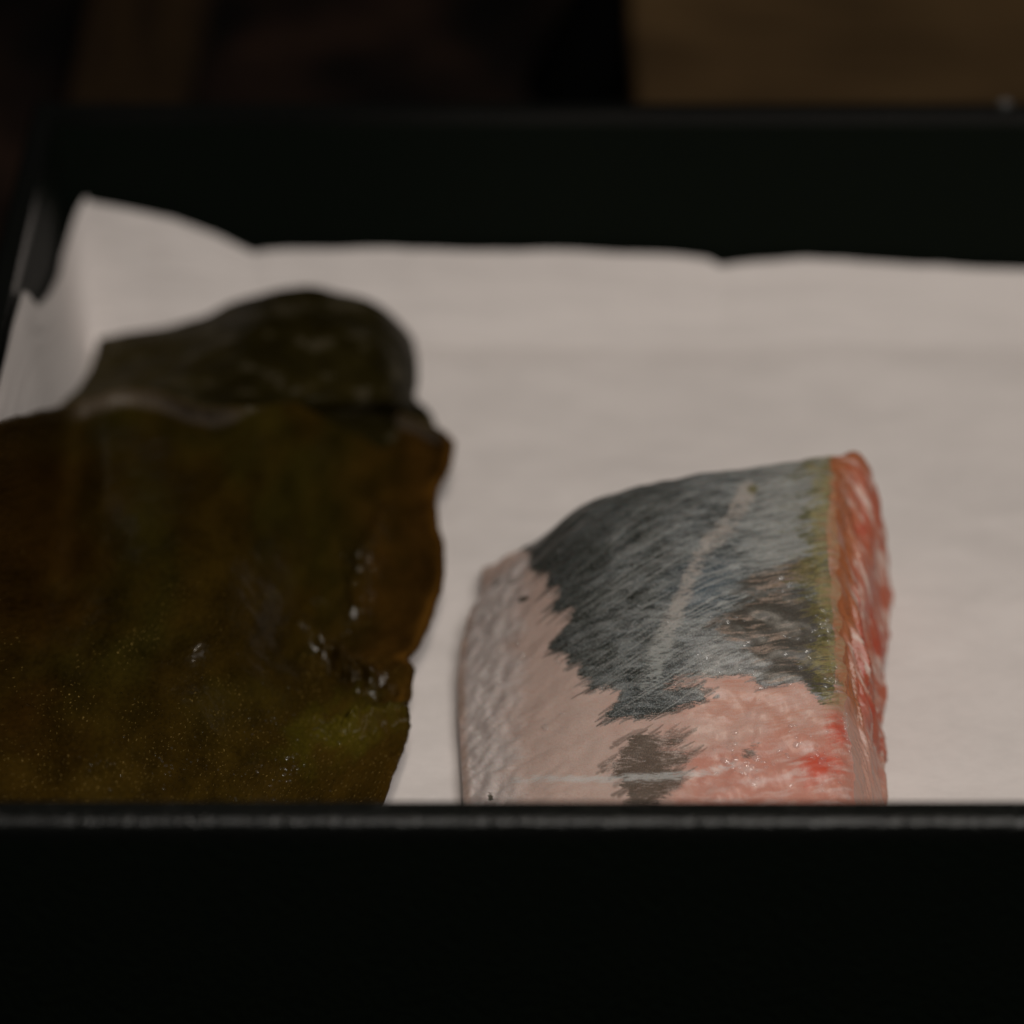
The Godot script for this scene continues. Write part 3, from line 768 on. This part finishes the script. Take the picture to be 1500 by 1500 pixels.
func skin_material() -> StandardMaterial3D:
	var w := 1280
	var h := 1024
	var back := soft_field([BACK], w, h, 6)
	var spots := soft_field([SPOT_LOW, line_poly([FLECK + Vector2(-0.016, 0.008), FLECK + Vector2(0.016, -0.009)], [0.004, 0.004])], w, h, 7)
	var brown := soft_field([PATCH_UP, PATCH_LOW], w, h, 8)
	var seam := soft_field([line_poly(SEAM, [0.012, 0.012, 0.010, 0.009, 0.008, 0.008, 0.011, 0.015, 0.008, 0.003])], w, h, 10)
	var thread := soft_field([line_poly(SEAM_LINE, [0.003, 0.004, 0.004, 0.004, 0.002])], w, h, 4)
	var knots := [Vector2(0, -2), Vector2(0.25, 0), Vector2(0.375, 7), Vector2(0.5, 17), Vector2(0.625, 30), Vector2(0.75, 41), Vector2(0.875, 49.8), Vector2(1, 53)]
	var run := PackedFloat32Array()      # millimetres along the skin for each column of the texture
	for i in w:
		run.append(along(knots, (i + 0.5) / w))
	var a := noise(71, 1.0, 4)
	var hairs := skin_hairs(w, h, knots)
	var pale_hair: PackedFloat32Array = hairs[0]
	var dark_hair: PackedFloat32Array = hairs[1]
	var edge_hair: PackedFloat32Array = hairs[2]
	var patch_hair: PackedFloat32Array = hairs[3]
	var spot_hair: PackedFloat32Array = hairs[4]
	var flecks := [[FLECK_A, 0.016, 0.010], [FLECK_B, 0.014, 0.006], [FLECK_C, 0.008, 0.009], [FLECK_A + Vector2(0.05, 0.03), 0.012, 0.004]]
	var m := StandardMaterial3D.new()
	m.albedo_texture = paint(w, h, func(u, v):
		var k := int(v * h) * w + int(u * w)
		var s := run[int(u * w)]
		var t: float = (v - 0.273) * 110.0          # millimetres down from the ridge
		var b := a.get_noise_2d(s * 0.10 + 3.0, t * 0.12)
		var tt: float = t + s * lerpf(0.24, 0.05, sstep(12.0, 42.0, s)) + 0.45 * a.get_noise_2d(s * 0.12, t * 0.12 + 9.0)
		var s1 := a.get_noise_2d(s * 0.11, tt * 0.95)
		var s2 := a.get_noise_2d(s * 0.34 + 7.0, tt * 3.2)
		var s3 := a.get_noise_2d(s * 1.0 + 17.0, tt * 6.5)
		var sp := a.get_noise_2d(s * 4.2, t * 4.2)
		var c := Color(0.53, 0.395, 0.345).lerp(Color(0.53, 0.315, 0.26), sstep(16.0, 40.0, s + 9.0 * b + 2.0 * s1))
		# silvery membrane by the thin left edge
		var mem := sstep(-0.5, 1.5, s) * sstep(8.0, 4.0, s + 2.2 * s1 + 2.0 * b) * sstep(-4.0, 2.0, t)
		c = c.lerp(Color(0.60, 0.53, 0.51), 0.85 * mem)
		c = c.lerp(Color(0.66, 0.60, 0.58), mem * sstep(0.0, 0.3, s1 + s2 + 0.5 * s3) * 0.85)
		c = c.lerp(Color(0.50, 0.235, 0.17), sstep(0.05, 0.5, b + s1 * 0.7) * sstep(24.0, 38.0, s) * 0.7)
		c = c.lerp(Color(0.36, 0.215, 0.135), 0.75 * sstep(0.9, -0.6, s + 0.6 * s1) * sstep(-0.3, 0.2, s1 + b))
		c = c.lerp(Color(0.53, 0.40, 0.355), sstep(0.1, 0.5, s2 + 0.5 * s1 - 0.1 * b) * 0.4)
		c = c.lerp(Color(0.44, 0.22, 0.16), sstep(0.15, 0.45, s3 - 0.4 * s1) * 0.25)
		# raw flesh showing through low down at the cut end
		var low: float = sstep(41.0, 46.0, t + 3.0 * b + 0.08 * (s - 40.0)) * sstep(26.0, 36.0, s + 5.0 * b)
		c = c.lerp(Color(0.52, 0.22, 0.165), low * 0.8)
		var veil := a.get_noise_2d(s * 0.2, tt * 0.7 + 30.0)
		c = c.lerp(Color(0.64, 0.46, 0.42), sstep(-0.2, 0.6, veil + 0.2 * sp) * (0.25 + 0.35 * low) * sstep(20.0, 34.0, s))
		for r in [[RED_A, 1.7, 2.6], [RED_B, 3.0, 2.4]]:
			var rs: float = along(knots, r[0].x)
			var d: float = Vector2((s - rs) / r[1], (t - (r[0].y - 0.273) * 110.0) / r[2]).length() + 0.5 * veil + 0.35 * s3
			c = c.lerp(Color(0.55, 0.055, 0.022), 0.8 * sstep(1.35, 0.15, d))
		# the dark back
		var fb: float = back[k] / 255.0
		var rim_zone: float = 1.0 - absf(2.0 * fb - 1.0)
		var hair := fb + (0.30 * s1 + 0.42 * s2 + 0.30 * s3) * rim_zone * 2.2
		var dark := maxf(sstep(0.18, 0.74, hair), edge_hair[k] * 0.85)
		var pale := sstep(14.0, 40.0, s + 14.0 * b + 7.0 * s1 + 0.25 * t)
		var d0 := Color(0.020, 0.022, 0.018).lerp(Color(0.058, 0.062, 0.062), pale)
		var lightness := sstep(-0.12, 0.42, 0.85 * s1 + 0.7 * s2 + 0.4 * s3 + 0.3 * b)
		d0 = d0.lerp(Color(0.275, 0.295, 0.30), lightness * (0.16 + 0.62 * sstep(18.0, 46.0, s + 0.3 * t)))
		d0 = d0.lerp(Color(0.060, 0.088, 0.115), 0.75 * sstep(9.0, 0.0, Vector2(s - 33.0, (t - 17.0) * 1.2).length()))
		d0 = d0.lerp(Color(0.33, 0.315, 0.31), sstep(22.0, 30.0, t + 3.0 * b) * sstep(26.0, 38.0, s) * (0.6 + 0.5 * s1))
		d0 = d0.lerp(Color(0.034, 0.029, 0.019), sstep(0.97, 0.6, fb) * sstep(46.0, 36.0, s) * 0.75)
		var film := a.get_noise_2d(s * 0.16 + 50.0, tt * 0.5)
		d0 = d0.lerp(Color(0.33, 0.34, 0.335), 0.32 * sstep(-0.1, 0.6, film) * sstep(8.0, 34.0, s + 0.4 * t))
		d0 = d0.lerp(Color(0.026, 0.028, 0.025), 0.35 * sstep(0.0, 0.6, -film))
		d0 = d0.lerp(Color(0.020, 0.021, 0.018), dark_hair[k] * 0.5)
		d0 = d0.lerp(Color(0.35, 0.355, 0.34), pale_hair[k] * (0.08 + 0.34 * sstep(10.0, 40.0, s + 0.3 * t)))
		d0 = d0 * (1.0 + 0.6 * sp)
		d0 = d0.lerp(Color(0.36, 0.37, 0.36), 0.6 * sstep(0.22, 0.42, sp + 0.5 * s3))
		d0 = d0.lerp(Color(0.335, 0.335, 0.315), 0.55 * sstep(36.0, 46.0, s + 4.0 * s1 + 3.0 * s2) * sstep(24.0, 10.0, t))
		var fw: float = brown[k] / 255.0
		var patchy := maxf(patch_hair[k] * 0.8, sstep(0.25, 0.75, fw + (0.6 * s1 + 0.7 * s2 + 0.5 * s3) * (1.0 - absf(2.0 * fw - 1.0))))
		var bc := Color(0.052, 0.042, 0.031).lerp(Color(0.27, 0.19, 0.145), sstep(-0.05, 0.5, b * 0.6 + s1 + 0.6 * s2)) * (1.0 + 0.8 * sp)
		d0 = d0.lerp(bc, patchy * 0.85)
		var seamy: float = seam[k] / 255.0
		d0 = d0.lerp(Color(0.40, 0.355, 0.32).lerp(Color(0.35, 0.36, 0.345), sstep(16.0, 30.0, t)), sstep(0.12, 0.75, seamy * (1.0 + 1.5 * s2 + 1.0 * s3 + 1.2 * b)) * 0.68)
		# yellow-green tint where the back meets the cut
		var olive := sstep(46.8, 50.0, s + 6.0 * s1 + 5.5 * s2 + 3.5 * b)
		d0 = d0.lerp(Color(0.265, 0.225, 0.085).lerp(Color(0.070, 0.065, 0.014), sstep(-0.1, 0.3, s1 + 0.8 * s2)), olive * 0.8)
		# the skin thins to orange flesh along the cut
		c = c.lerp(Color(0.37, 0.165, 0.085).lerp(Color(0.34, 0.235, 0.135), sstep(-0.2, 0.45, b + s2)), sstep(49.0, 52.0, s + 2.0 * s1 + 1.5 * s2 + 2.5 * b) * sstep(43.0, 36.0, t) * 0.95)
		c = c.lerp(d0, dark)
		var border := sstep(50.8, 53.4, s + 2.5 * s1 + 2.0 * s2 + 2.5 * b)
		c = c.lerp(Color(0.40, 0.165, 0.075).lerp(Color(0.40, 0.25, 0.155), sstep(-0.2, 0.5, b + s2)), border * sstep(43.0, 36.0, t) * 0.75)
		var fs: float = spots[k] / 255.0
		var sm := maxf(spot_hair[k] * 0.8, sstep(0.22, 0.76, fs + (0.7 * s1 + 0.9 * s2 + 0.5 * s3) * (1.0 - absf(2.0 * fs - 1.0))))
		c = c.lerp(Color(0.085, 0.066, 0.050).lerp(Color(0.30, 0.24, 0.21), sstep(0.0, 0.6, s2 + b)) * (1.0 + 0.9 * sp), sm * 0.9)
		c = c.lerp(Color(0.55, 0.55, 0.54), 0.55 * sstep(0.2, 0.8, thread[k] / 255.0 * (1.0 + s2)))
		for e in flecks:
			var d := Vector2((u - e[0].x) / e[1], (v - e[0].y) / e[2]).length() + 0.5 * s2 + 0.4 * b
			c = c.lerp(Color(0.035, 0.034, 0.02), 0.9 * sstep(1.0, 0.6, d))
		var of := Vector2((u - OLIVE_FLECK.x) / 0.012, (v - OLIVE_FLECK.y) / 0.007).length() + 0.5 * sp
		c = c.lerp(Color(0.10, 0.09, 0.02), 0.8 * sstep(1.1, 0.5, of))
		return c * (0.94 + 0.12 * sp))
	m.roughness = 0.42
	m.metallic_specular = 0.25
	m.clearcoat_enabled = true
	m.clearcoat = 0.55
	m.clearcoat_roughness = 0.30
	m.subsurf_scatter_enabled = true
	m.subsurf_scatter_strength = 0.08
	relief(m, grey(1000, 800, func(u, v):
		var s := run[int(u * w)]
		var t: float = (v - 0.273) * 110.0
		var tt: float = t + s * lerpf(0.24, 0.05, sstep(12.0, 42.0, s))
		return 0.5 + 0.24 * a.get_noise_2d(s * 0.4, tt * 2.4) + 0.06 * a.get_noise_2d(s * 1.4, t * 1.6) + 0.30 * a.get_noise_2d(s * 5.0, t * 5.5)), 0.010)
	return m


func skin_hairs(w: int, h: int, knots: Array) -> Array:   # thin pigment streaks: pale ones, dark ones, and those that feather the dark back's edge
	var back_knots := []
	for q in knots:
		back_knots.append(Vector2(q.y, q.x))
	var rng := RandomNumberGenerator.new()
	rng.seed = 977
	var out := [PackedFloat32Array(), PackedFloat32Array(), PackedFloat32Array(), PackedFloat32Array(), PackedFloat32Array()]
	for layer in out:
		layer.resize(w * h)
	var marks := []          # layer, s, t, length, half-width, strength
	for i in 1500:
		var s := rng.randf_range(6.0, 51.0)
		var t := rng.randf_range(-3.0, 33.0)
		marks.append([0 if rng.randf() < 0.3 + s * 0.011 else 1, s, t, rng.randf_range(1.5, 6.5), rng.randf_range(0.05, 0.13), rng.randf_range(0.25, 1.0)])
	for i in 80:             # longer pale scratches
		marks.append([0, rng.randf_range(20.0, 51.0), rng.randf_range(2.0, 32.0), rng.randf_range(6.0, 13.0), rng.randf_range(0.04, 0.10), rng.randf_range(0.7, 1.0) * 1.6])
	for group in [[BACK, 2, 130.0, BACK.size() - 6], [PATCH_UP, 3, 110.0, PATCH_UP.size()], [PATCH_LOW, 3, 110.0, PATCH_LOW.size()], [SPOT_LOW, 4, 130.0, SPOT_LOW.size()]]:
		var outline: Array = group[0]
		for i: int in group[3]:
			var a: Vector2 = outline[i]
			var b: Vector2 = outline[(i + 1) % outline.size()]
			for e in int(3 + a.distance_to(b) * group[2]):
				var p := a.lerp(b, rng.randf())
				var inward := rng.randf_range(0.3, 2.2) * (-1.0 if group[1] == 4 else 1.0)
				marks.append([group[1], along(knots, p.x) + inward, (p.y - 0.273) * 110.0 - rng.randf_range(-0.2, 0.9), rng.randf_range(0.8, 2.6), rng.randf_range(0.12, 0.38), rng.randf_range(0.55, 1.0)])
	for m in marks:
		var layer: PackedFloat32Array = out[m[0]]
		var s: float = m[1]
		var t: float = m[2]
		var turn := rng.randf_range(-0.12, 0.12)
		var n := int(m[3] / 0.09)
		for k in n:
			var f := float(k) / n
			var tilt := lerpf(0.62, 0.10, sstep(12.0, 42.0, s - 0.25 * t)) + turn
			var way := 0.09 if m[0] == 4 else -0.09
			s += way
			t -= way * tilt
			var half: float = 1.15 * m[4] * (1.0 - 0.9 * f if m[0] >= 2 else sin(PI * (0.1 + 0.85 * f)))
			var x := along(back_knots, s) * w
			var y := (t / 110.0 + 0.273) * h
			var rx := half * 13.0 + 0.6
			var ry := half * 9.3 + 0.6
			for dy: int in (range(-4, 5) if m[0] >= 2 else range(-2, 3)):
				for dx: int in (range(-6, 7) if m[0] >= 2 else range(-2, 3)):
					var px := int(x) + dx
					var py := int(y) + dy
					if px < 0 or py < 0 or px >= w or py >= h:
						continue
					var d := Vector2((px + 0.5 - x) / rx, (py + 0.5 - y) / ry).length()
					if d < 1.4:
						var at := py * w + px
						layer[at] = maxf(layer[at], minf(m[5], 1.5) * sstep(1.4, 0.3, d))
		out[m[0]] = layer
	return out


func flesh_material() -> StandardMaterial3D:
	var a := noise(81, 1.0, 4)
	var m := StandardMaterial3D.new()
	m.albedo_texture = paint(320, 900, func(u, v):
		var q: float = v * 1.0 - u * 0.06
		var s1 := a.get_noise_2d(u * 2.2, q * 42.0)
		var s2 := a.get_noise_2d(u * 4.0 + 5.0, q * 150.0)
		var b := a.get_noise_2d(u * 3.0, v * 10.0 + 4.0)
		var c := Color(0.46, 0.125, 0.075).lerp(Color(0.52, 0.25, 0.19), sstep(-0.25, 0.45, s1 + 0.4 * s2))
		c = c.lerp(Color(0.45, 0.060, 0.038), 0.6 * sstep(0.10, 0.45, b - 0.5 * s1) * sstep(0.15, 0.3, u))
		c = c.lerp(Color(0.66, 0.48, 0.42), 0.85 * sstep(0.18, 0.40, s2 + 0.35 * s1))
		c = c.lerp(Color(0.38, 0.13, 0.05), sstep(0.34, 0.05, u + 0.25 * b + 0.15 * s1) * 0.85)
		c = c.lerp(Color(0.50, 0.27, 0.21), 0.75 * sstep(0.56, 0.66, v + 0.05 * b))
		c = c.lerp(Color(0.56, 0.335, 0.275), 0.7 * sstep(0.58, 0.70, v + 0.06 * b))
		return c * 0.8)
	m.roughness = 0.4
	m.metallic_specular = 0.25
	m.clearcoat_enabled = true
	m.clearcoat = 0.4
	m.clearcoat_roughness = 0.2
	m.subsurf_scatter_enabled = true
	m.subsurf_scatter_strength = 0.12
	relief(m, grey(256, 700, func(u, v):
		return 0.5 + 0.4 * a.get_noise_2d(u * 4.0, (v - u * 0.06) * 150.0) + 0.15 * a.get_noise_2d(u * 60.0, v * 300.0)), 0.02)
	return m
